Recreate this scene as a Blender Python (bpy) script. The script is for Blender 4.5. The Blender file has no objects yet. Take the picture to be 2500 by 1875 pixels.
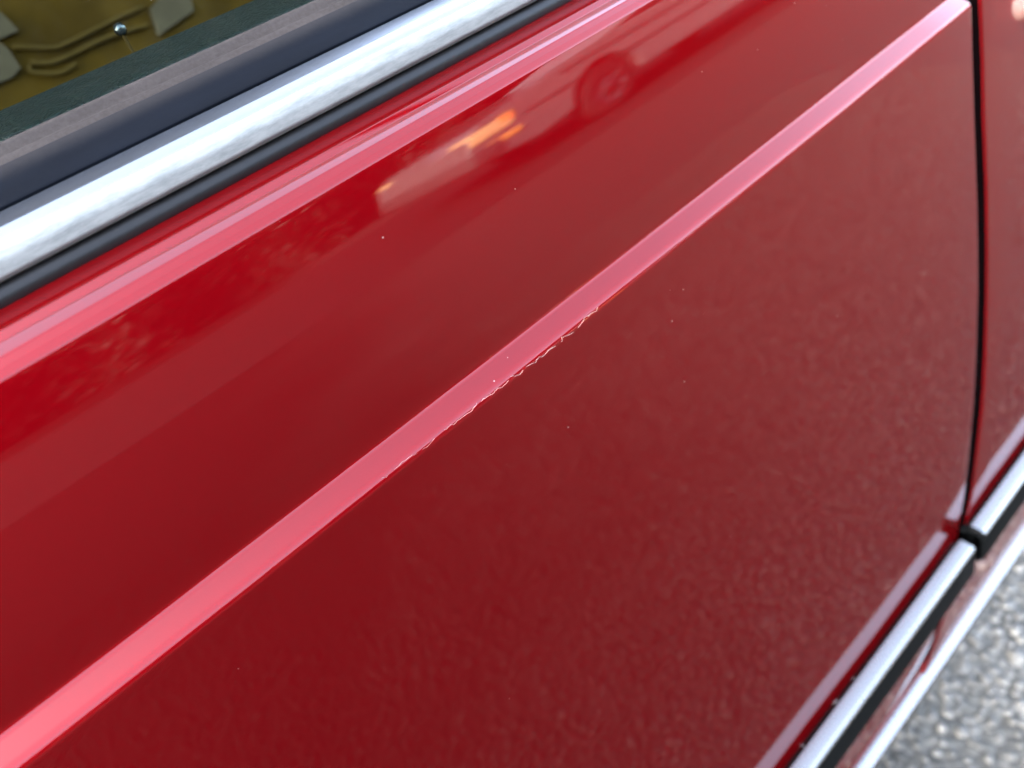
import bpy, math, random
import numpy as np
from mathutils import Matrix, Vector
R = math.radians
random.seed(7); rng = np.random.default_rng(7)
C = bpy.context.scene.collection
SC = bpy.context.scene

# ---------------------------------------------------------------- camera
H = 0.85                     # height of the lens above the ground; profiles below are given relative to it
CAM_D = 0.18                 # lens is this far from the door plane y = 0
cam = bpy.data.cameras.new("camera")
cam.sensor_fit = 'HORIZONTAL'; cam.sensor_width = 36; cam.lens = 27.035
cam.clip_start = 0.01; cam.clip_end = 1000
cam.dof.use_dof = True; cam.dof.focus_distance = 0.215; cam.dof.aperture_fstop = 9.5
co = bpy.data.objects.new("camera", cam); C.objects.link(co)
M = Matrix(((0.71394385, 0.57545123, -0.39892362), (-0.61849758, 0.25119859, -0.74455357), (-0.32824521, 0.77830274, 0.53525688)))
co.matrix_world = Matrix.Translation((0, -CAM_D, H)) @ M.to_4x4()
SC.camera = co

# ---------------------------------------------------------------- sky and sun
SUN_EL, SUN_AZ = R(30), R(288)     # azimuth measured from +Y (behind the car) towards +X
w = bpy.data.worlds.new("World"); SC.world = w; w.use_nodes = True
nt = w.node_tree; bg = nt.nodes['Background']
sky = nt.nodes.new('ShaderNodeTexSky'); sky.sky_type = 'NISHITA'; sky.sun_disc = False
sky.sun_elevation = SUN_EL; sky.sun_rotation = SUN_AZ; sky.air_density = 0.7; sky.dust_density = 4.0; sky.ozone_density = 0.0
hs = nt.nodes.new('ShaderNodeHueSaturation'); hs.inputs['Saturation'].default_value = .74      # thin high haze pales the blue
nt.links.new(sky.outputs[0], hs.inputs['Color']); nt.links.new(hs.outputs[0], bg.inputs[0]); bg.inputs[1].default_value = 0.15
sl = bpy.data.lights.new("sun", 'SUN'); sl.energy = 0.8; sl.angle = R(22); sl.color = (1, .97, .94)
so = bpy.data.objects.new("sun", sl); C.objects.link(so)
sd = Vector((math.sin(SUN_AZ) * math.cos(SUN_EL), math.cos(SUN_AZ) * math.cos(SUN_EL), math.sin(SUN_EL)))
so.rotation_euler = sd.to_track_quat('Z', 'Y').to_euler()
SC.view_settings.view_transform = 'Standard'; SC.view_settings.look = 'None'
SC.view_settings.exposure = 4.3; SC.view_settings.gamma = 1
SC.cycles.use_denoising = True
SC.cycles.max_bounces = 10; SC.cycles.caustics_reflective = False; SC.cycles.caustics_refractive = False
SC.cycles.sample_clamp_indirect = 8

# ---------------------------------------------------------------- helpers
def mesh(name, V, F, mat, parent=None, smooth=True):
    me = bpy.data.meshes.new(name); me.from_pydata([tuple(map(float, v)) for v in V], [], F)
    me.materials.append(mat)
    if smooth: me.polygons.foreach_set('use_smooth', [True] * len(me.polygons))
    me.update()
    o = bpy.data.objects.new(name, me); C.objects.link(o)
    if parent: o.parent = parent
    return o

def empty(name, loc=(0, 0, 0)):
    o = bpy.data.objects.new(name, None); o.location = loc; o.empty_display_size = .1; C.objects.link(o); return o

def tag(o, label=None, cat=None, kind=None, group=None):
    for k, v in (('label', label), ('category', cat), ('kind', kind), ('group', group)):
        if v: o[k] = v
    return o

def fillet(P, radii, n=6):
    """polyline with rounded corners; radii[i] is the rounding of point i"""
    out = [P[0]]
    for i in range(1, len(P) - 1):
        r = radii[i]
        a, b, c = (np.array(q, float) for q in (P[i - 1], P[i], P[i + 1]))
        if not r: out.append(tuple(b)); continue
        u = (a - b) / np.linalg.norm(a - b); v = (c - b) / np.linalg.norm(c - b)
        ang = math.acos(max(-1, min(1, float(u @ v))))
        t = min(r / math.tan(ang / 2), .49 * np.linalg.norm(a - b), .49 * np.linalg.norm(c - b)); rr = t * math.tan(ang / 2)
        ctr = b + (u + v) / np.linalg.norm(u + v) * rr / math.sin(ang / 2)
        p, q = b + u * t - ctr, b + v * t - ctr
        th = math.acos(max(-1, min(1, float(p @ q) / rr / rr)))
        for k in range(n + 1):
            s = k / n
            d = (math.sin((1 - s) * th) * p + math.sin(s * th) * q) / math.sin(th)
            out.append(tuple(ctr + d))
    out.append(P[-1]); return out

def warp(x, y, z):
    """gentle bulge of the body side along its length and the fall of its lower lines (z relative to the lens)"""
    s = min(max((-.1187 - z) / .36, 0), 1.3)
    k = .035 * (1 - .5 * min(s, 1))
    b = min(max((z + .049) / .006, 0), 1)
    xx = min(max(x, -1.2), 1.5)
    return (x, y + k * (xx - .1) ** 2, z - .03 * s * (xx - .25) - .006 * b * xx + H)

def extrude(name, prof, xs, mat, parent, closed=False, caps=False, smooth=True):
    n = len(prof); V = []; F = []
    for x in xs: V += [warp(x, y, z) for y, z in prof]
    m = n if closed else n - 1
    for i in range(len(xs) - 1):
        for j in range(m):
            a, b = i * n + j, i * n + (j + 1) % n
            F.append((a, b, b + n, a + n))
    if caps: F += [tuple(range(n))[::-1], tuple(range((len(xs) - 1) * n, len(xs) * n))]
    return mesh(name, V, F, mat, parent, smooth)

def box(name, c, s, mat, parent=None, bevel=.0, seg=3):
    x, y, z = (q / 2 for q in s)
    V = [(c[0] + a * x, c[1] + b * y, c[2] + d * z) for a in (-1, 1) for b in (-1, 1) for d in (-1, 1)]
    F = [(0, 1, 3, 2), (4, 6, 7, 5), (0, 4, 5, 1), (2, 3, 7, 6), (0, 2, 6, 4), (1, 5, 7, 3)]
    o = mesh(name, V, F, mat, parent, bevel > 0)
    if bevel:
        m = o.modifiers.new('b', 'BEVEL'); m.width = bevel; m.segments = seg
    return o

def tube(name, P, r, mat, parent=None, n=8, caps=True):
    P = [Vector(p) for p in P]; V = []; F = []
    for i, p in enumerate(P):
        t = (P[min(i + 1, len(P) - 1)] - P[max(i - 1, 0)]).normalized()
        u = t.cross(Vector((0, 1, .13))).normalized(); v = t.cross(u)
        rr = r[i] if isinstance(r, (list, tuple)) else r
        V += [tuple(p + rr * (math.cos(a) * u + math.sin(a) * v)) for a in (2 * math.pi * k / n for k in range(n))]
    for i in range(len(P) - 1):
        for k in range(n):
            a, b = i * n + k, i * n + (k + 1) % n
            F.append((a, b, b + n, a + n))
    if caps: F += [tuple(range(n))[::-1], tuple(range(len(V) - n, len(V)))]
    return mesh(name, V, F, mat, parent)

def smoothpath(P, n=8):
    out = []
    P = [np.array(p, float) for p in P]; Q = [2 * P[0] - P[1]] + P + [2 * P[-1] - P[-2]]
    for i in range(1, len(Q) - 2):
        for k in range(n):
            t = k / n
            out.append(tuple(.5 * (2 * Q[i] + (Q[i + 1] - Q[i - 1]) * t + (2 * Q[i - 1] - 5 * Q[i] + 4 * Q[i + 1] - Q[i + 2]) * t * t + (3 * Q[i] - Q[i - 1] - 3 * Q[i + 1] + Q[i + 2]) * t ** 3)))
    out.append(tuple(P[-1])); return out

# ---------------------------------------------------------------- materials
class NT:
    def __init__(s, name):
        s.m = bpy.data.materials.new(name); s.m.use_nodes = True; s.t = s.m.node_tree
        s.b = s.t.nodes['Principled BSDF']; s.out = s.t.nodes['Material Output']
        s.co = s.n('ShaderNodeTexCoord').outputs['Object']
    def n(s, typ, **kw):
        o = s.t.nodes.new(typ)
        for k, v in kw.items():
            if k in ('inp',):
                for i, q in v.items(): o.inputs[i].default_value = q
            else: setattr(o, k, v)
        return o
    def l(s, a, b): s.t.links.new(a, b)
    def map(s, scale=(1, 1, 1), rot=(0, 0, 0)):
        o = s.n('ShaderNodeMapping'); o.inputs['Scale'].default_value = scale; o.inputs['Rotation'].default_value = rot
        s.l(s.co, o.inputs['Vector']); return o.outputs[0]
    def noise(s, sc, det=2, rough=.5, vec=None):
        o = s.n('ShaderNodeTexNoise'); o.inputs['Scale'].default_value = sc; o.inputs['Detail'].default_value = det; o.inputs['Roughness'].default_value = rough
        s.l(vec or s.co, o.inputs['Vector']); return o.outputs['Fac']
    def vor(s, sc, feature='F1', vec=None, rnd=1):
        o = s.n('ShaderNodeTexVoronoi', feature=feature); o.inputs['Scale'].default_value = sc; o.inputs['Randomness'].default_value = rnd
        s.l(vec or s.co, o.inputs['Vector']); return o
    def ramp(s, fac, stops):
        o = s.n('ShaderNodeValToRGB'); e = o.color_ramp.elements
        while len(e) < len(stops): e.new(.5)
        for q, (p, c) in zip(e, stops): q.position = p; q.color = c if len(c) == 4 else (*c, 1)
        s.l(fac, o.inputs[0]); return o.outputs[0]
    def math(s, op, a, b=None, clamp=False):
        o = s.n('ShaderNodeMath', operation=op); o.use_clamp = clamp
        for i, q in enumerate((a, b)):
            if q is None: continue
            if hasattr(q, 'links'): s.l(q, o.inputs[i])
            else: o.inputs[i].default_value = q
        return o.outputs[0]
    def mix(s, fac, a, b):
        o = s.n('ShaderNodeMix', data_type='RGBA')
        for i, q in ((0, fac), (6, a), (7, b)):
            if hasattr(q, 'links'): s.l(q, o.inputs[i])
            else: o.inputs[i].default_value = q if i == 0 else (*q, 1)
        return o.outputs[2]
    def bump(s, h, strength, dist=.001, normal=None):
        o = s.n('ShaderNodeBump'); o.inputs['Strength'].default_value = strength; o.inputs['Distance'].default_value = dist
        s.l(h, o.inputs['Height'])
        if normal: s.l(normal, o.inputs['Normal'])
        return o.outputs[0]
    def specks(s, scale, keep, size):
        """thin scatter of dust specks: a mask"""
        v = s.vor(scale)
        sep = s.n('ShaderNodeSeparateColor'); s.l(v.outputs['Color'], sep.inputs[0])
        a = s.math('GREATER_THAN', sep.outputs[0], 1 - keep)
        rad = s.math('MULTIPLY', sep.outputs[1], size)
        c = s.math('LESS_THAN', v.outputs['Distance'], rad)
        return s.math('MULTIPLY', a, c)
    def set(s, **kw):
        for k, v in kw.items():
            k = k.replace('_', ' ')
            if hasattr(v, 'links'): s.l(v, s.b.inputs[k])
            else: s.b.inputs[k].default_value = (*v, 1) if isinstance(v, tuple) and len(v) == 3 else v
        return s

def simple(name, col, rough=.5, metal=0., spec=.5, var=.15, sc=40, **kw):
    t = NT(name)
    f = t.noise(sc, 4)
    c = t.ramp(f, [(.3, tuple(q * (1 - var) for q in col)), (.7, tuple(min(1, q * (1 + var)) for q in col))])
    t.set(Base_Color=c, Roughness=rough, Metallic=metal, **{'Specular_IOR_Level': spec}, **kw)
    return t.m

def make_paint():
    t = NT('red_paint')
    dust = t.math('MAXIMUM', t.specks(95, .30, .030), t.specks(230, .10, .065))
    base = t.mix(t.math('MULTIPLY', dust, .55), (.186, .0004, .0026), (.62, .42, .36))
    fl = t.vor(2600)
    wipe = t.math('ADD', .022, t.math('MULTIPLY', t.math('SUBTRACT', t.noise(26, 6, .7, t.map((.35, 1, 1), (0, R(25), 0))), .48, True), .08))
    nrm = t.bump(fl.outputs['Distance'], .10, .0002)
    peel = t.bump(t.noise(150, 1), .0004, .0008)
    t.set(Base_Color=base, Roughness=.52, Metallic=.75, Specular_IOR_Level=.05, Specular_Tint=(1.0, .0, .004), Normal=nrm,
          Coat_Weight=1.0, Coat_Roughness=wipe, Coat_IOR=1.47, Coat_Normal=peel)
    return t.m
PAINT = make_paint()

def make_chrome(name, base, rough, spots):
    t = NT(name)
    v = t.map((.25, 60, 60))
    streak = t.noise(14, 6, .65, v)
    cloud = t.noise(420, 5, .7)
    c = t.ramp(t.math('ADD', t.math('MULTIPLY', streak, .5), t.math('MULTIPLY', cloud, .5)), [(.35, tuple(q * .93 for q in base)), (.65, base)])
    rr = t.math('ADD', t.math('MULTIPLY', t.math('SUBTRACT', cloud, .42, True), spots), rough)
    t.set(Base_Color=c, Metallic=1.0, Roughness=rr)
    return t.m
CHROME = make_chrome('polished_steel', (.43, .45, .48), .23, .06)
BRIGHT = make_chrome('brushed_steel', (.31, .308, .295), .26, .1)

def tarnish(mat):
    # the lower face of the belt trim is dull and spotted with oxide
    t = mat.node_tree; b = t.nodes['Principled BSDF']
    T = NT.__new__(NT); T.m, T.t, T.b = mat, t, b
    T.co = [n for n in t.nodes if n.type == 'TEX_COORD'][0].outputs['Object']
    sx = T.n('ShaderNodeSeparateXYZ'); T.l(T.co, sx.inputs[0])
    z = T.math('ADD', sx.outputs[2], T.math('MULTIPLY', sx.outputs[0], .006))
    z = T.math('ADD', z, T.math('MULTIPLY', T.math('SUBTRACT', T.noise(12, 5, .7, T.map((.4, 40, 40))), .5), .0012))
    m = T.n('ShaderNodeMapRange'); m.interpolation_type = 'SMOOTHSTEP'
    for k, v in zip(('From Min', 'From Max', 'To Min', 'To Max'), (H - .0311, H - .0290, 1, 0)): m.inputs[k].default_value = v
    T.l(z, m.inputs['Value']); mk = m.outputs[0]
    sp = T.ramp(T.noise(420, 5, .8, T.map((.2, 1, 1))), [(.36, (.15, .162, .15)), (.60, (.25, .264, .243))])
    old = b.inputs['Base Color'].links[0].from_socket
    T.l(T.mix(T.math('MULTIPLY', mk, .9), old, sp), b.inputs['Base Color'])
    T.l(T.math('SUBTRACT', 1, T.math('MULTIPLY', mk, .8)), b.inputs['Metallic'])
    old = b.inputs['Roughness'].links[0].from_socket
    T.l(T.math('ADD', old, T.math('MULTIPLY', mk, .28)), b.inputs['Roughness'])
tarnish(CHROME)

def make_rubber(name, col, rough, dusty, grain=500):
    t = NT(name)
    n = t.noise(grain, 5, .7); n2 = t.noise(30, 4, .6, t.map((1, 6, 6)))
    d = t.specks(260, .16, .036)
    c = t.ramp(n2, [(.3, tuple(q * .8 for q in col)), (.7, tuple(q * 1.2 for q in col))])
    c = t.mix(t.math('MULTIPLY', t.math('SUBTRACT', n, .40, True), dusty), c, (.42, .37, .35))
    c = t.mix(t.math('MULTIPLY', d, .6), c, (.6, .58, .55))
    t.set(Base_Color=c, Roughness=rough, Normal=t.bump(n, .15, .0003))
    return t.m
RUBBER = make_rubber('black_rubber', (.0045, .0045, .0046), .42, .02)
RUBBER.node_tree.nodes['Principled BSDF'].inputs['Specular IOR Level'].default_value = .32
SLATE = make_rubber('slate_rubber', (.0030, .0042, .0068), .6, .004)
SLATE.node_tree.nodes['Principled BSDF'].inputs['Specular IOR Level'].default_value = .06
def settled_dust(mat, z0, z1, col):
    # dust that has settled under the lip of the window seal
    t = mat.node_tree; b = t.nodes['Principled BSDF']; T = NT.__new__(NT); T.m, T.t, T.b = mat, t, b
    T.co = [n for n in t.nodes if n.type == 'TEX_COORD'][0].outputs['Object']
    sx = T.n('ShaderNodeSeparateXYZ'); T.l(T.co, sx.inputs[0])
    z = T.math('ADD', sx.outputs[2], T.math('MULTIPLY', sx.outputs[0], .006))
    z = T.math('ADD', z, T.math('MULTIPLY', T.math('SUBTRACT', T.noise(300, 5, .7), .5), .0012))
    m = T.n('ShaderNodeMapRange'); m.interpolation_type = 'SMOOTHSTEP'
    for k, v in zip(('From Min', 'From Max', 'To Min', 'To Max'), (z0, z1, 0, 1)): m.inputs[k].default_value = v
    T.l(z, m.inputs['Value'])
    T.l(T.mix(m.outputs[0], b.inputs['Base Color'].links[0].from_socket, col), b.inputs['Base Color'])
settled_dust(SLATE, H - .0218, H - .0180, (.024, .0225, .023))
TAUPE = make_rubber('dusty_rubber', (.042, .036, .033), .85, .12, 700)
TAUPE.node_tree.nodes['Principled BSDF'].inputs['Specular IOR Level'].default_value = .1
MOLDR = make_rubber('molding_rubber', (.004, .0047, .0047), .55, .006)
MOLDR.node_tree.nodes['Principled BSDF'].inputs['Specular IOR Level'].default_value = .08
GAP = simple('gap_black', (.0035, .0015, .0015), .95, spec=.0)

def make_vinyl():
    t = NT('green_vinyl')
    wob = t.n('ShaderNodeTexNoise'); wob.inputs['Scale'].default_value = 130; wob.inputs['Detail'].default_value = 2
    t.l(t.co, wob.inputs['Vector'])
    mp = t.map((.34, .42, 1), (0, 0, .25))
    ad = t.n('ShaderNodeVectorMath', operation='MULTIPLY_ADD'); t.l(wob.outputs['Color'], ad.inputs[0]); ad.inputs[1].default_value = (.004, .006, .006); t.l(mp, ad.inputs[2])
    v = t.vor(950, 'DISTANCE_TO_EDGE', ad.outputs[0])
    h = t.ramp(v.outputs['Distance'], [(.0, (0, 0, 0)), (.16, (.75,) * 3), (.6, (1, 1, 1))])
    c = t.mix(h, (.0030, .0078, .0072), (.0095, .0215, .0185))
    t.set(Base_Color=c, Roughness=.48, Specular_IOR_Level=.45, Normal=t.bump(h, .7, .0005))
    return t.m
VINYL = make_vinyl()

def make_glass():
    t = NT('window_glass')
    tr = t.n('ShaderNodeBsdfTransparent'); tr.inputs[0].default_value = (.86, .90, .86, 1)
    gl = t.n('ShaderNodeBsdfGlossy'); gl.inputs['Roughness'].default_value = .01
    fr = t.n('ShaderNodeFresnel'); fr.inputs[0].default_value = 1.5
    mx = t.n('ShaderNodeMixShader'); t.l(fr.outputs[0], mx.inputs[0]); t.l(tr.outputs[0], mx.inputs[1]); t.l(gl.outputs[0], mx.inputs[2])
    df = t.n('ShaderNodeBsdfDiffuse'); df.inputs[0].default_value = (.7, .66, .58, 1)
    m2 = t.n('ShaderNodeMixShader')
    d = t.math('MULTIPLY', t.math('MAXIMUM', t.specks(190, .25, .05), t.specks(70, .25, .022)), .55)
    t.l(d, m2.inputs[0]); t.l(mx.outputs[0], m2.inputs[1]); t.l(df.outputs[0], m2.inputs[2])
    t.l(m2.outputs[0], t.out.inputs[0]); return t.m
GLASS = make_glass()

LEATHER = simple('mustard_leather', (.064, .038, .0036), .6, spec=.06, var=.35, sc=30)
CREAM = simple('cream_cloth', (.088, .076, .046), .9, spec=.05, sc=60)
PIPE = simple('pale_piping', (.080, .055, .014), .7, spec=.05, sc=60)
STEM = simple('brown_plastic', (.035, .024, .006), .8, spec=.05)
KNOB = simple('knob_metal', (.10, .13, .14), .22, metal=.9)
CHIP = simple('chipped_primer', (.34, .17, .15), .7, sc=900)
FLECK = simple('pale_fleck', (.62, .60, .60), .5, sc=900)
IVORY = simple('ivory_plastic', (.84, .80, .68), .3)

def ground_shading(t, c):
    # shade of the unseen person at the camera, painted dark into the ground
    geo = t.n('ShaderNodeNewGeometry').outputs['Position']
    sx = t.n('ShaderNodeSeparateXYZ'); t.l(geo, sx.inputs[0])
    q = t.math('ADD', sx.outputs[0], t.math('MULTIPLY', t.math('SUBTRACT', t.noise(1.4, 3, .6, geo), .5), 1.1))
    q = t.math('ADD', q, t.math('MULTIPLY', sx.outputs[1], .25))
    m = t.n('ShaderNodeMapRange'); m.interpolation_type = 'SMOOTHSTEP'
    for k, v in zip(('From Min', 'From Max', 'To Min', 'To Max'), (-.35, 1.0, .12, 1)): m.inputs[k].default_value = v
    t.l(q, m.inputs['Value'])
    d = t.n('ShaderNodeMapRange'); d.interpolation_type = 'SMOOTHSTEP'      # ground colour lightened along the sill against the car's shade
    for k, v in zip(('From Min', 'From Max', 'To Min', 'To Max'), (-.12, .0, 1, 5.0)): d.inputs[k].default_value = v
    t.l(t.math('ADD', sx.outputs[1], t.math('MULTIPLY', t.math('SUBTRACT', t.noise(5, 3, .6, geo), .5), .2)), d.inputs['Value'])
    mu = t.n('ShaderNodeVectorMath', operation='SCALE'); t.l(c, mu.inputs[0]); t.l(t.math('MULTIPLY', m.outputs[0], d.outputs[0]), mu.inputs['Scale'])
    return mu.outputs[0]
def make_ground(name, lo, mid, hi, sc):
    t = NT(name)
    v = t.vor(sc); v2 = t.vor(sc * 2.3)
    g = t.n('ShaderNodeSeparateColor'); t.l(v.outputs['Color'], g.inputs[0])
    big = t.noise(7, 4, .6); tiny = t.noise(sc * 6, 3, .6)
    c = t.ramp(g.outputs[0], [(.0, lo), (.5, mid), (1, hi)])
    dk = t.ramp(v.outputs['Distance'], [(.35, (1, 1, 1)), (.75, (.6, .6, .6))])
    mu = t.n('ShaderNodeMix', data_type='RGBA', blend_type='MULTIPLY'); mu.inputs[0].default_value = 1; t.l(c, mu.inputs[6]); t.l(dk, mu.inputs[7])
    c = t.mix(t.math('MULTIPLY', t.math('SUBTRACT', big, .42, True), 1.0), mu.outputs[2], mid)
    c2 = t.mix(t.math('MULTIPLY', tiny, .25), c, tuple(q * .5 for q in mid))
    if name == 'pale_asphalt': c2 = ground_shading(t, c2)
    t.set(Base_Color=c2, Roughness=.9, Specular_IOR_Level=.2, Normal=t.bump(t.math('SUBTRACT', 1, v.outputs['Distance']), .6, .006))
    return t.m
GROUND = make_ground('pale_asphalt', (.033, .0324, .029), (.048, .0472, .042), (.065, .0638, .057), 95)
TARMAC = make_ground('shaded_tarmac', (.012, .012, .012), (.022, .022, .022), (.04, .04, .04), 90)
def make_stone():
    t = NT('stone_chips')
    at = t.n('ShaderNodeAttribute', attribute_name='tone')
    n = t.noise(300, 4, .6)
    c = t.ramp(at.outputs['Fac'], [(0, (.036, .0352, .032)), (.45, (.051, .050, .045)), (.72, (.066, .0645, .058)), (1, (.108, .104, .092))])
    c = t.mix(t.math('MULTIPLY', n, .5), c, (.045, .044, .041))
    c = ground_shading(t, c)
    t.set(Base_Color=c, Roughness=.85, Specular_IOR_Level=.25); return t.m
STONE = make_stone()

# ---------------------------------------------------------------- ground
def sheet(name, x0, x1, y0, y1, z, mat):
    return tag(mesh(name, [(x0, y0, z), (x1, y0, z), (x1, y1, z), (x0, y1, z)], [(0, 1, 2, 3)], mat, None, False), kind='structure')
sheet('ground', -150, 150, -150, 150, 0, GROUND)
sheet('shaded_road', -60, 60, -8.2, -3.55, .004, TARMAC)  # road tone kept dark, edge set at the parked car's shadow line

def gravel():
    # worn stone chips standing proud of the asphalt binder round the car
    t = (1 + 5 ** .5) / 2
    iv = np.array([(-1, t, 0), (1, t, 0), (-1, -t, 0), (1, -t, 0), (0, -1, t), (0, 1, t), (0, -1, -t), (0, 1, -t), (t, 0, -1), (t, 0, 1), (-t, 0, -1), (-t, 0, 1)], float)
    iv /= np.linalg.norm(iv[0])
    fi = np.array([(0, 11, 5), (0, 5, 1), (0, 1, 7), (0, 7, 10), (0, 10, 11), (1, 5, 9), (5, 11, 4), (11, 10, 2), (10, 7, 6), (7, 1, 8), (3, 9, 4), (3, 4, 2), (3, 2, 6), (3, 6, 8), (3, 8, 9), (4, 9, 5), (2, 4, 11), (6, 2, 10), (8, 6, 7), (9, 8, 1)])
    xs = np.arange(-.8, 2.4, .0098); ys = np.arange(-1.5, .40, .0098)
    gx, gy = np.meshgrid(xs, ys); n = gx.size
    px = gx.ravel() + rng.uniform(-.0045, .0045, n); py = gy.ravel() + rng.uniform(-.0045, .0045, n)
    keep = rng.random(n) < .82; px, py = px[keep], py[keep]; n = len(px)
    r = rng.uniform(.0026, .0064, n) * np.where(rng.random(n) < .06, 1.5, 1)
    V = iv[None] * (1 + rng.uniform(-.22, .22, (n, 12, 1)))
    a = rng.uniform(0, 6.28, n); ca, sa = np.cos(a)[:, None], np.sin(a)[:, None]
    sx = rng.uniform(.8, 1.35, n)[:, None]; sz = rng.uniform(.34, .58, n)[:, None]
    X = V[..., 0] * sx; Y = V[..., 1]; Z = V[..., 2] * sz
    W = np.stack([(X * ca - Y * sa) * r[:, None] + px[:, None], (X * sa + Y * ca) * r[:, None] + py[:, None], Z * r[:, None] + rng.uniform(-.0008, .0018, n)[:, None]], -1)
    me = bpy.data.meshes.new('gravel')
    me.vertices.add(n * 12); me.vertices.foreach_set('co', W.ravel())
    F = (fi[None] + (np.arange(n) * 12)[:, None, None]).reshape(-1)
    me.loops.add(len(F)); me.loops.foreach_set('vertex_index', F.astype(np.int32))
    me.polygons.add(len(F) // 3); me.polygons.foreach_set('loop_start', np.arange(0, len(F), 3, dtype=np.int32))
    at = me.attributes.new('tone', 'FLOAT', 'POINT'); at.data.foreach_set('value', np.repeat(rng.beta(2, 2.2, n), 12).astype(np.float32))
    me.update(calc_edges=True); me.materials.append(STONE)
    o = bpy.data.objects.new('gravel', me); C.objects.link(o)
    tag(o, 'grey stone chips of the worn asphalt below the red car', None, 'stuff'); o['category'] = 'gravel'
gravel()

# ---------------------------------------------------------------- the red car
car = tag(empty('car', (0, .6, 0)), 'glossy red car with bright window trim, chipped body crease and rubber side strip', 'car')
def P(o):
    o.parent = car; o.matrix_parent_inverse = car.matrix_basis.inverted(); return o
def sub(o, p):
    o.parent = p; return o
car.location = (0, .6, 0); bpy.context.view_layer.update()

def seg(z0, z1, n0, n1, y, N):
    out = []; dz = (z1 - z0) / N
    for i in range(N):
        nn = n0 + (n1 - n0) * (i + .5) / N
        y = y + math.tan(R(nn)) * dz; out.append((y, z0 + dz * (i + 1)))
    return out
# door section from the belt down: ledges under the window, tumblehome, crease, lower skin
top = fillet([(.040, -.060), (.0345, -.0418), (.026, -.0414), (.0120, -.0432), (.01005, -.0447), (.0049, -.0460), (.0046, -.0465), (.0032, -.0477), (.0019, -.0494), (.00165, -.0508)],
             [0, .001, 0, .0009, .0012, .0004, .0004, .0014, .0022, 0], 7)[:-1]
up = [(.0020, -.0488)] + seg(-.0488, -.1128, 9, .3, .0020, 40)
up = [q for q in up if q[1] < -.0507]
y1 = up[-1][0]
cr = fillet([(y1, -.1122), (y1 - .0001, -.1150), (y1 - .0075, -.1191), (y1 - .0076, -.1240)], [0, .0042, .0050, 0], 14)[1:]
lo = [(cr[-1][0], cr[-1][1])] + seg(cr[-1][1], -.47, 1.6, -4.3, cr[-1][0], 40)
lo += seg(-.47, -.577, -4.3, -6, lo[-1][0], 14)
PROF = top + up + cr[:-1] + lo
LZ = [(-.05, .3850), (-.1185, .3846), (-.1436, .3840), (-.1746, .3840), (-.22, .3852), (-.2696, .3860), (-.3255, .3847), (-.3569, .3833), (-.4245, .3780), (-.4685, .3705), (-.52, .3600), (-.555, .3475), (-.567, .336), (-.573, .315), (-.577, .280)]
RZ = [(-.05, .3925), (-.1209, .3918), (-.1473, .3925), (-.1779, .3922), (-.22, .3945), (-.2755, .3958), (-.3341, .3960), (-.3662, .3950), (-.4336, .3885), (-.4696, .3815), (-.53, .3660), (-.562, .3500), (-.578, .3420), (-.600, .3380)]
def tab(T, z): return float(np.interp(-z, [-a for a, b in T], [b for a, b in T]))
def normals(pr):
    out = []
    for i in range(len(pr)):
        a, b = pr[max(i - 1, 0)], pr[min(i + 1, len(pr) - 1)]
        t = np.array(b) - np.array(a); t /= np.linalg.norm(t)
        out.append((t[1], -t[0]))            # pointing out of the car
    return out
RAD = .0026
def panel(name, prof, edge, side, far, parent, ncol=46):
    """body skin from x = far to the shut line edge(z), with a rounded folded edge"""
    V = []; F = []; N = normals(prof); cols = None
    for (y, z), (ny, nz) in zip(prof, N):
        xe = edge(z); x1 = xe - side * RAD; row = []
        for k in range(ncol + 1):
            s = k / ncol; row.append((far + (x1 - far) * s, 0))
        for k in range(1, 8):
            a = k / 7 * math.pi / 2
            row.append((x1 + side * RAD * math.sin(a), RAD * (1 - math.cos(a))))
        row.append((xe, .024))
        for x, dpt in row:
            wx, wy, wz = warp(x, y, z)
            wy += .00011 * math.sin(x * 31 + z * 22) + .00006 * math.sin(x * 67 - z * 41 + 1)      # pressed steel is never quite true
            V.append((wx, wy - ny * dpt if ny < 0 else wy + dpt, wz - (nz * dpt if dpt < .01 else nz * .01)))
        cols = len(row)
    for i in range(len(prof) - 1):
        for k in range(cols - 1):
            a = i * cols + k; f = (a, a + cols, a + cols + 1, a + 1)
            F.append(f if side > 0 else f[::-1])
    return mesh(name, V, F, PAINT, parent)
door = P(panel('door', PROF, lambda z: tab(LZ, z), 1, -2.4, None, 76))
tag(door, 'red door with chipped horizontal crease')
fprof = PROF + seg(-.577, -.600, -6, -8, PROF[-1][0], 4)
fend = P(panel('body_panel', fprof, lambda z: tab(RZ, z), -1, 1.5, None))
tag(fend, 'red body panel beyond the dark shut line')
XS = [-2.4 + .06 * i for i in range(66)]
# black strip as shade in the shut line, painted jamb behind its lower end
def gap_shade():
    pr = [q for q in PROF if q[1] < -.0432]; V = []; F = []
    for y, z in pr:
        for x in (tab(LZ, z) - .012, tab(RZ, z) + .012): V.append(warp(x, y + (.0013 if z > -.49 else .0006), z))
    for i in range(len(pr) - 1): F.append((2 * i, 2 * i + 2, 2 * i + 3, 2 * i + 1))
    return P(mesh('gap_shade', V, F, GAP))
gap_shade()
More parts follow.
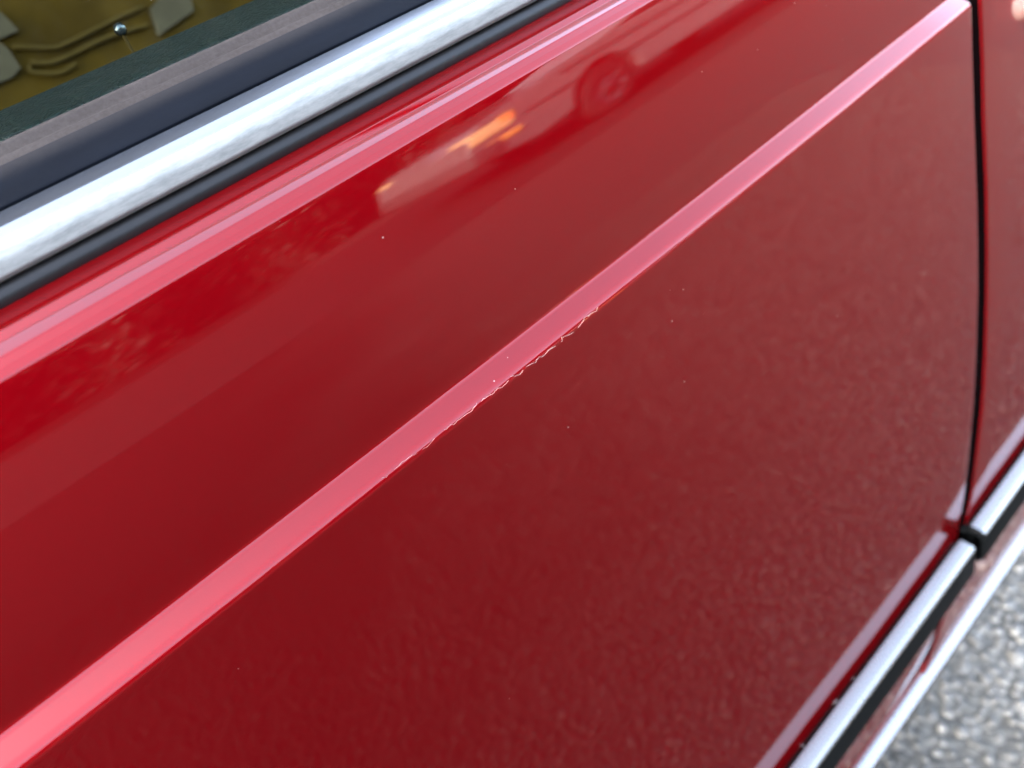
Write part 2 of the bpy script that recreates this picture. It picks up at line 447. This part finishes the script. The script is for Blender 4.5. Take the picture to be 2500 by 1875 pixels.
# rocker panel below the door, with its bright strip
yb = lo[-1][0]
rock = [(yb + .0050, -.50), (yb + .0058, -.560), (.0115, -.600), (.0120, -.608), (.030, -.640), (.075, -.650)]
rocker = P(extrude('rocker_panel', fillet(rock, [0, .002, .003, .006, .01, 0]), XS, PAINT, None))
strip = [(.0135, -.5990), (.0100, -.6000), (.0040, -.6038), (.0032, -.6062), (.0050, -.6085), (.0135, -.6095)]
sub(extrude('sill_strip', fillet(strip, [0, .001, .0022, .002, .002, 0]), XS, BRIGHT, None), rocker)

# belt: outer weather strip, bright trim, black bead seal
belt = [(.0605, -.0215), (.0612, -.0150), (.0604, -.0137), (.0590, -.0143), (.0577, -.0167), (.0572, -.0170), (.0564, -.0167), (.0556, -.0177), (.0548, -.0186)]
ws = P(extrude('weather_strip', fillet(belt, [0, .0008, .0007, .0012, .0004, .0004, .0012, .002, 0]), XS, TAUPE, None))
slate = [(.0556, -.0186), (.0549, -.0182), (.0432, -.0250), (.0428, -.0254), (.0434, -.0275)]
sub(extrude('rubber_face', fillet(slate, [0, .0006, .0012, .0003, 0]), XS, SLATE, None), ws)
trim = [(.0424, -.0290), (.0417, -.0266), (.0411, -.0259), (.0300, -.0275), (.0264, -.0288), (.0244, -.0305), (.0237, -.0328), (.0238, -.0360), (.0250, -.0371), (.0330, -.0370)]
P(extrude('belt_trim', fillet(trim, [0, .0003, .0006, .006, .006, .004, .004, .0012, .0006, 0], 9), XS, CHROME, None))
ring = [(0.0262 + .0031 * math.cos(a), -.0404 + .0031 * math.sin(a)) for a in (2 * math.pi * k / 20 for k in range(20))]
P(extrude('bead_seal', ring, XS, RUBBER, None, closed=True))
P(extrude('trim_backing', [(.046, -.0262), (.0430, -.0268), (.0400, -.0285), (.033, -.0385), (.036, -.0425)], XS, GAP, None))

# window pane and the inner top of the door
glass = [(.0600, -.030), (.0613, -.0135), (.0623, .01), (.0675, .12), (.080, .38)]
P(extrude('window_glass', glass, XS, GLASS, None))
dt = [(.0640, -.050), (.0645, -.0170), (.0680, -.0137), (.0960, -.0086), (.1040, -.0105), (.1090, -.020), (.112, -.10), (.12, -.30)]
inner = P(extrude('door_trim', fillet(dt, [0, .002, .005, .006, .005, .006, .02, 0]), XS, VINYL, None))
tag(inner, 'dark green grained vinyl top of the inner door')
kx, kz = .0716, -.0020 + H
kn = []
KN = 16
prk = [(0, .0016), (.0008, .00145), (.0015, .0009), (.0019, 0), (.0020, -.0012), (.0012, -.0018), (0, -.0018)]
V = []; F = []
ax = Vector((-.15, -.95, .25)).normalized(); uu = ax.orthogonal().normalized(); vv = ax.cross(uu)
for r_, h_ in prk:
    V += [tuple(Vector((kx, .100, kz)) + ax * h_ + r_ * (math.cos(a) * uu + math.sin(a) * vv)) for a in (2 * math.pi * k / KN for k in range(KN))]
for i in range(len(prk) - 1):
    for k in range(KN):
        a, b = i * KN + k, i * KN + (k + 1) % KN
        F.append((a, b, b + KN, a + KN))
knob = P(mesh('lock_knob', V, F, KNOB)); tag(knob, 'small round metal lock knob above the vinyl')
sub(tube('knob_stem', [(kx, .1005, kz - .0005), (kx, .1005, kz - .02)], .0005, STEM, None), knob)

# side molding: rubber strip carrying a bright top, one length per panel
def molding(x0, x1, parent):
    yr = -.0034
    pr = fillet([(yr + .002, -.4638), (yr - .0004, -.4642), (-.0066, -.4632), (-.0070, -.4600), (-.0150, -.4616), (-.0168, -.4660), (-.0164, -.4870), (-.0120, -.4935), (yr + .003, -.4950)],
                [0, .0006, .0006, .0004, .0030, .0030, .004, .004, 0])
    n = max(8, int((x1 - x0) / .03)); xs = [x0 + (x1 - x0) * i / n for i in range(n + 1)]
    # rounded ends
    def body(name, pr, mat, e0, e1):
        V = []; F = []; m = len(pr)
        st = []
        if e0: st += [(x0, .80), (x0 + .0006, .93), (x0 + .002, 1)]
        st += [(x, 1) for x in xs if (x > x0 + .004 or not e0) and (x < x1 - .004 or not e1)]
        if e1: st += [(x1 - .002, 1), (x1 - .0006, .93), (x1, .80)]
        cy, cz = yr, -.477
        for x, s in st: V += [warp(x, cy + (y - cy) * s, cz + (z - cz) * s) for y, z in pr]
        for i in range(len(st) - 1):
            for j in range(m - 1):
                a = i * m + j; F.append((a, a + 1, a + 1 + m, a + m))
        F += [tuple(range(m)), tuple(range((len(st) - 1) * m, len(st) * m))[::-1]]
        return mesh(name, V, F, mat)
    e0, e1 = x0 > -2.3, x1 < 1.4
    b = sub(body('side_molding', pr, MOLDR, e0, e1), parent)
    br = fillet([(-.0066, -.4602), (-.0068, -.4585), (-.0146, -.4601), (-.0170, -.4624), (-.0168, -.4640)], [0, .0006, .0022, .0014, 0])
    i0, i1 = x0 + (.0016 if e0 else 0), x1 - (.0016 if e1 else 0)
    sub(extrude('bright_strip', br, [i0] + [x for x in xs if i0 < x < i1] + [i1], BRIGHT, None), parent)
    return b
molding(-2.4, .3665, door)
molding(.3785, 1.5, fend)

# flaked paint along the lower edge of the crease
CH = [(.12992, -.11871), (.12841, -.11938), (.12655, -.11902), (.12346, -.11876), (.12198, -.11942), (.11978, -.11992), (.11766, -.12027), (.11446, -.11962), (.11316, -.11907), (.1123, -.12012), (.1097, -.11996), (.10683, -.11961), (.10433, -.12016), (.10281, -.11942), (.10073, -.11991), (.09742, -.11917), (.09615, -.11956), (.09384, -.11986), (.09127, -.11866), (.09024, -.11918), (.08723, -.11957), (.08571, -.11909), (.08323, -.11919), (.08163, -.11896), (.07923, -.11896), (.07797, -.11878), (.07496, -.11939), (.07115, -.11903), (.06844, -.11917), (.06524, -.11863), (.06152, -.11883), (.05901, -.11938), (.05687, -.11925), (.05497, -.1193), (.05345, -.11869), (.05105, -.11866), (.04732, -.1187), (.04472, -.11907), (.04298, -.11845)]
CUTS = {5, 9, 15, 18, 24, 29, 32, 36}
PZ = sorted((z, y) for y, z in PROF if z < -.0508)
def ysurf(z): return float(np.interp(z, [a for a, b in PZ], [b for a, b in PZ]))
def flakes():
    runs = []; cur = []
    for i, q in enumerate(CH):
        cur.append(q)
        if i in CUTS: runs.append(cur); cur = []
    runs.append(cur)
    for run in runs:
        if len(run) < 2: continue
        pts = []
        for (xa, za), (xb, zb) in zip(run, run[1:]):
            n = 5
            for k in range(n):
                s = k / n; pts.append((xa + (xb - xa) * s, za + (zb - za) * s + random.gauss(0, .00011)))
        pts.append(run[-1])
        V = []; F = []; off = -.0009
        for i, (x, z) in enumerate(pts):
            wd = random.uniform(.00003, .00011) * (1.9 if random.random() < .15 else 1) * min(1, .45 + (x - .043) / .06) * (.35 if i in (0, len(pts) - 1) else 1)
            for dz, lift in ((wd, .00003), (0, .00015), (-wd, .00003)):
                zz = z + off + dz; V.append(warp(x, ysurf(zz) - lift, zz))
        for i in range(len(pts) - 1):
            for k in range(2):
                a = i * 3 + k; F.append((a, a + 3, a + 4, a + 1))
        sub(mesh('paint_chip', V, F, CHIP, None, False), door)
flakes()
# pale flecks of old polish along the top of the rubber strip
for x, z in [(.2340, -.4633), (.2148, -.4634), (.2132, -.4633), (.1790, -.4633)]:
    V = []; n = 7; L = random.uniform(.0005, .0022)
    for k in range(n):
        a = 2 * math.pi * k / n; rr = random.uniform(.6, 1)
        zz = z + .0004 * rr * math.sin(a); V.append(warp(x + L * rr * math.cos(a), ysurf(zz) - .0004, zz))
    V.append(warp(x, ysurf(z) - .0011, z))
    sub(mesh('polish_fleck', V, [(k, (k + 1) % n, n) for k in range(n)], FLECK), door)

# ivory end of a fitting at the right edge of the rear panel
V = []; F = []; n = 18
mk = [(0, .0085), (.0035, .0080), (.0060, .0060), (.0068, .003), (.0066, -.002)]
for r_, h_ in mk:
    for k in range(n):
        a = 2 * math.pi * k / n
        zz = -.1425 + 1.15 * r_ * math.sin(a); V.append(warp(.4490 + 1.5 * r_ * math.cos(a), ysurf(-.1425) - h_, zz))
for i in range(len(mk) - 1):
    for k in range(n):
        a, b = i * n + k, i * n + (k + 1) % n
        F.append((a, b, b + n, a + n))
tag(sub(mesh('side_marker', V, F, IVORY), fend), 'small ivory knob-like fitting')

# cabin: roof, far side, seat
roof = fillet([(.076, .372), (.084, .392), (.115, .42), (.40, .47), (.75, .485), (1.10, .47), (1.31, .42), (1.342, .392), (1.35, .372)], [0, .01, .03, .2, .4, .2, .03, .01, 0])
P(extrude('roof', roof, XS, PAINT, None))
HEAD = simple('headlining', (.30, .24, .13), .9)
P(extrude('headliner', [(y, z - .022) for y, z in roof[3:-3]], XS, HEAD, None))
P(extrude('passenger_door', [(1.49, -.60), (1.50, -.30), (1.49, -.06), (1.44, -.03), (1.41, -.02), (1.39, -.03), (1.38, -.30), (1.38, -.62)], XS, LEATHER, None))
P(extrude('passenger_window', [(1.45, -.03), (1.41, .12), (1.35, .38)], XS, GLASS, None))
P(mesh('added_end_cap', [(-2.39, .06, .20), (-2.39, 1.44, .20), (-2.39, 1.30, H + .40), (-2.39, .16, H + .40)], [(0, 1, 2, 3)], GAP, None, False))  # added black wall, stops light entering the open cabin end
P(extrude('cabin_floor', [(.11, -.55), (1.40, -.55)], XS, simple('carpet', (.05, .035, .015), .95), None))
# seat: outer face and bolster in mustard leather
def seat():
    pr = fillet([(.46, -.52), (.405, -.50), (.400, -.25), (.400, .02), (.402, .13), (.425, .175), (.50, .19), (.62, .17), (.66, .10), (.66, -.50)], [0, .02, .1, .1, .04, .03, .05, .04, .04, 0])
    V = []; F = []; xs = [-.62, -.615, -.60, -.57] + [-.5 + .05 * i for i in range(24)] + [.70, .715, .72]
    n = len(pr)
    for i, x in enumerate(xs):
        s = {0: .80, 1: .92, 2: .97}.get(i, {len(xs) - 1: .80, len(xs) - 2: .92}.get(i, 1))
        for y, z in pr:
            V.append((x, .53 + (y - .53) * s + .004 * math.sin(x * 9 + z * 14), -.15 + (z + .15) * s + H))
    for i in range(len(xs) - 1):
        for j in range(n - 1):
            a = i * n + j; F.append((a, a + 1, a + 1 + n, a + n))
    F += [tuple(range(n)), tuple(range((len(xs) - 1) * n, len(xs) * n))[::-1]]
    return P(mesh('seat', V, F, LEATHER))
st = seat(); tag(st, 'mustard brown leather seat behind the window')
def onseat(A, y=.3985): return [(x, y, z + H) for x, z in A]
rows = [[(.1691, .0023), (.1497, .0018), (.1158, -.0001), (.1051, .0011), (.0864, .0092)],
        [(.1651, -.0084), (.1544, -.0069), (.134, -.0057), (.1036, -.0066), (.0897, -.0019)],
        [(.0883, -.0028), (.0884, -.0072), (.1014, -.013), (.1128, -.0121)]]
for A in rows: sub(tube('piping', smoothpath(onseat(A, .3995)), .0013, PIPE, None), st)
def pad(A, parent):
    P3 = onseat(A, .3985); n = len(P3); c = Vector((sum(p[0] for p in P3) / n, 0, sum(p[2] for p in P3) / n)); V = []
    for s, y in ((1.02, .402), (1, .3985), (.97, .3980)):
        V += [(c.x + (p[0] - c.x) * s, y, c.z + (p[2] - c.z) * s) for p in P3]
    F = []
    for i in range(2):
        for k in range(n):
            a, b = i * n + k, i * n + (k + 1) % n; F.append((a, b, b + n, a + n))
    F.append(tuple(range(2 * n, 3 * n)))
    return sub(mesh('cloth_patch', V, F, CREAM, None, False), parent)
for A in ([(.1718, -.0008), (.1682, -.0161), (.1974, -.0113), (.2001, -.0025), (.1827, .0037)],
          [(.0850, .0296), (.0917, .0272), (.093, .0223), (.0946, .0152), (.0847, .0147), (.0760, .016)],
          [(.0700, .0156), (.0819, .0132), (.0837, .0079), (.0837, -.0027), (.076, -.0057), (.0600, -.0048)]): pad(A, st)

# ---------------------------------------------------------------- across the lane: what the paint and the chrome mirror
SILVER = simple('silver_paint', (.18, .175, .175), .35, metal=.0, Coat_Weight=1.0, Coat_Roughness=.03)
TYRE = simple('tyre_rubber', (.018, .018, .018), .8)
RIM = simple('wheel_alloy', (.09, .09, .095), .35, metal=.7)
DGLASS = simple('tinted_glass', (.01, .012, .012), .05, spec=.6)
BUMP = simple('bumper_plastic', (.08, .08, .08), .4)
def emis(name, col, s):
    t = NT(name); t.set(Base_Color=col, Roughness=.2, Emission_Color=col, Emission_Strength=s)
    n = t.noise(25, 3); t.l(t.math('MULTIPLY', n, s * 2), t.b.inputs['Emission Strength']); return t.m
LAMP_GLINT = emis('glint_headlamp', (1, .55, .25), .35)  # glow added for the warm sun glints on the parked car's lamps
AMBER = emis('glint_indicator', (1, .36, .10), .35)  # same added glow for the orange glints

def parked_car(loc):
    root = tag(empty('parked_car', loc), 'silver saloon with warm glow added to its lamps parked across the lane', 'car')
    def part(o): o.parent = root; return o
    hw = .84
    low = [(-1.32, .34), (-1.36, .48), (-1.33, .66), (-1.20, .76), (-.5, .84), (.15, .90), (2.9, .93), (3.45, .88), (3.52, .55), (3.46, .34)]
    low += [(3.0, .26)]
    for cx in (2.65, 0):
        low += [(cx + .39 * math.cos(a), .31 + .38 * math.sin(a)) for a in (math.pi * k / 10 for k in range(11)) if .31 + .38 * math.sin(a) > .27]
    low += [(-.75, .26)]
    def slab(name, out, y0, y1, inset, mat):
        n = len(out); cx = sum(p[0] for p in out) / n; cz = sum(p[1] for p in out) / n
        V = [(x, y0, z) for x, z in out] + [(cx + (x - cx) * inset, y0 + .06, cz + (z - cz) * inset) for x, z in out][:0] + [(x, y1, z) for x, z in out]
        F = [tuple(range(n)), tuple(range(n, 2 * n))[::-1]] + [(k, k + n, (k + 1) % n + n, (k + 1) % n) for k in range(n)]
        o = part(mesh(name, V, F, mat, None, False)); m = o.modifiers.new('b', 'BEVEL'); m.width = .05; m.segments = 4; return o
    slab('body', low, -hw, hw, 1, SILVER)
    cab = [(.05, .86), (.75, 1.32), (1.2, 1.38), (2.1, 1.36), (2.95, .90)]
    slab('cabin', cab, -.70, .70, 1, SILVER)
    slab('side_window', [(.38, .95), (.83, 1.27), (1.25, 1.31), (2.0, 1.29), (2.6, .95)], .60, .715, 1, DGLASS)
    for cx in (0, 2.65):
        for sy in (1, -1):
            V = []; F = []; n = 32; prof = [(.20, .0), (.27, .0), (.305, -.03), (.31, -.08), (.31, -.16), (.28, -.2)]
            for r_, d_ in prof:
                V += [(cx + r_ * math.cos(2 * math.pi * k / n), sy * (hw - .02 + d_), .31 + r_ * math.sin(2 * math.pi * k / n)) for k in range(n)]
            for i in range(len(prof) - 1):
                for k in range(n):
                    a, b = i * n + k, i * n + (k + 1) % n; F.append((a, b, b + n, a + n))
            wh = part(mesh('wheel', V, F, TYRE))
            V = []; F = []
            prof = [(0, .0), (.05, .0), (.07, -.03), (.18, -.02), (.205, .004), (.21, -.05)]
            for r_, d_ in prof:
                V += [(cx + r_ * math.cos(2 * math.pi * k / n), sy * (hw - .02 + d_ - (.035 if r_ in (.07, .18) and k % 4 < 2 else 0)), .31 + r_ * math.sin(2 * math.pi * k / n)) for k in range(n)]
            for i in range(len(prof) - 1):
                for k in range(n):
                    a, b = i * n + k, i * n + (k + 1) % n; F.append((a, b, b + n, a + n))
            rm = mesh('rim', V, F, RIM); rm.parent = wh
    for nm, c, s, mt in (('bumper', (-1.22, .0, .42), (.30, 1.72, .16), BUMP), ('headlight', (-1.12, .70, .63), (.40, .31, .13), LAMP_GLINT), ('headlight', (-1.12, -.70, .63), (.40, .31, .13), LAMP_GLINT),
                     ('indicator', (-1.05, .80, .47), (.34, .11, .07), AMBER), ('indicator', (-.98, .81, .66), (.16, .09, .10), AMBER)):
        part(box(nm, c, s, mt, None, .02))
    for z in (.60, .78): part(box('side_trim', (1.3, hw + .008, z), (4.2 if z < .7 else 3.4, .02, .02), TYRE, None, .004))
    return root
parked_car((3.95, -5.05, 0))

LEAF = NT('hedge_leaf')
at = LEAF.n('ShaderNodeAttribute', attribute_name='tone')
LEAF.set(Base_Color=LEAF.ramp(at.outputs['Fac'], [(0, (.006, .010, .005)), (1, (.009, .014, .006))]), Roughness=.6)
def foliage(name, n, fn, size, label):
    Cc = fn(n); a = rng.normal(size=(n, 3)); a /= np.linalg.norm(a, axis=1)[:, None]
    b = np.cross(a, rng.normal(size=(n, 3))); b /= np.linalg.norm(b, axis=1)[:, None]
    s = rng.uniform(.6, 1.4, n)[:, None] * size
    Q = np.stack([Cc - a * s, Cc + b * s * .5, Cc + a * s, Cc - b * s * .5], 1).reshape(-1, 3)
    me = bpy.data.meshes.new(name)
    me.vertices.add(n * 4); me.vertices.foreach_set('co', Q.ravel())
    me.loops.add(n * 4); me.loops.foreach_set('vertex_index', np.arange(n * 4, dtype=np.int32))
    me.polygons.add(n); me.polygons.foreach_set('loop_start', np.arange(0, n * 4, 4, dtype=np.int32))
    t = me.attributes.new('tone', 'FLOAT', 'POINT'); t.data.foreach_set('value', np.repeat(rng.random(n), 4).astype(np.float32))
    me.update(calc_edges=True); me.materials.append(LEAF.m)
    o = bpy.data.objects.new(name, me); C.objects.link(o)
    o['label'] = label; o['kind'] = 'stuff'; o['category'] = 'foliage'
def hedge_pts(n):
    x = rng.uniform(-22, 30, n); z = rng.random(n) ** .8
    hgt = 2.7 + .5 * np.sin(x * .7) + .3 * np.sin(x * 1.9 + 1)
    return np.stack([x, -10.2 - rng.random(n) * 1.6 + .4 * np.sin(x * 2.3), z * hgt], 1)
foliage('hedge', 90000, hedge_pts, .12, 'tall dark hedge behind the silver car across the lane')
V = []; F = []                       # the dense twiggy middle of the hedge
for i in range(105):
    x = -22 + i * .5; h = .93 * (2.7 + .5 * math.sin(x * .7) + .3 * math.sin(x * 1.9 + 1)); y = -10.75 + .4 * math.sin(x * 2.3)
    V += [(x, y, 0), (x, y - .1, h * .8), (x, y - .5, h), (x, y - .9, h * .8), (x, y - 1.0, 0)]
    if i: F += [(5 * i - 5 + k, 5 * i + k, 5 * i + k + 1, 5 * i - 4 + k) for k in range(4)]
mesh('twigs', V, F, LEAF.m, bpy.data.objects['hedge'])
def tree_pts(n):  # unseen trees added to keep sky reflections off the window glass
    k = rng.integers(0, 6, n); cx = -20 + k * 5.6; d = rng.normal(size=(n, 3)); d /= np.linalg.norm(d, axis=1)[:, None]
    r = rng.random(n)[:, None] ** .4
    p = d * r * np.array([3.6, 2.4, 2.0]) * (1 + .18 * np.sin(cx * 3.1))[:, None]
    return p + np.stack([cx, -14.5 + .8 * np.sin(cx), 3.0 + .5 * np.sin(cx * 1.7)], 1)
foliage('added_trees', 60000, tree_pts, .30, 'row of unseen trees added behind the hedge to hide low sky')
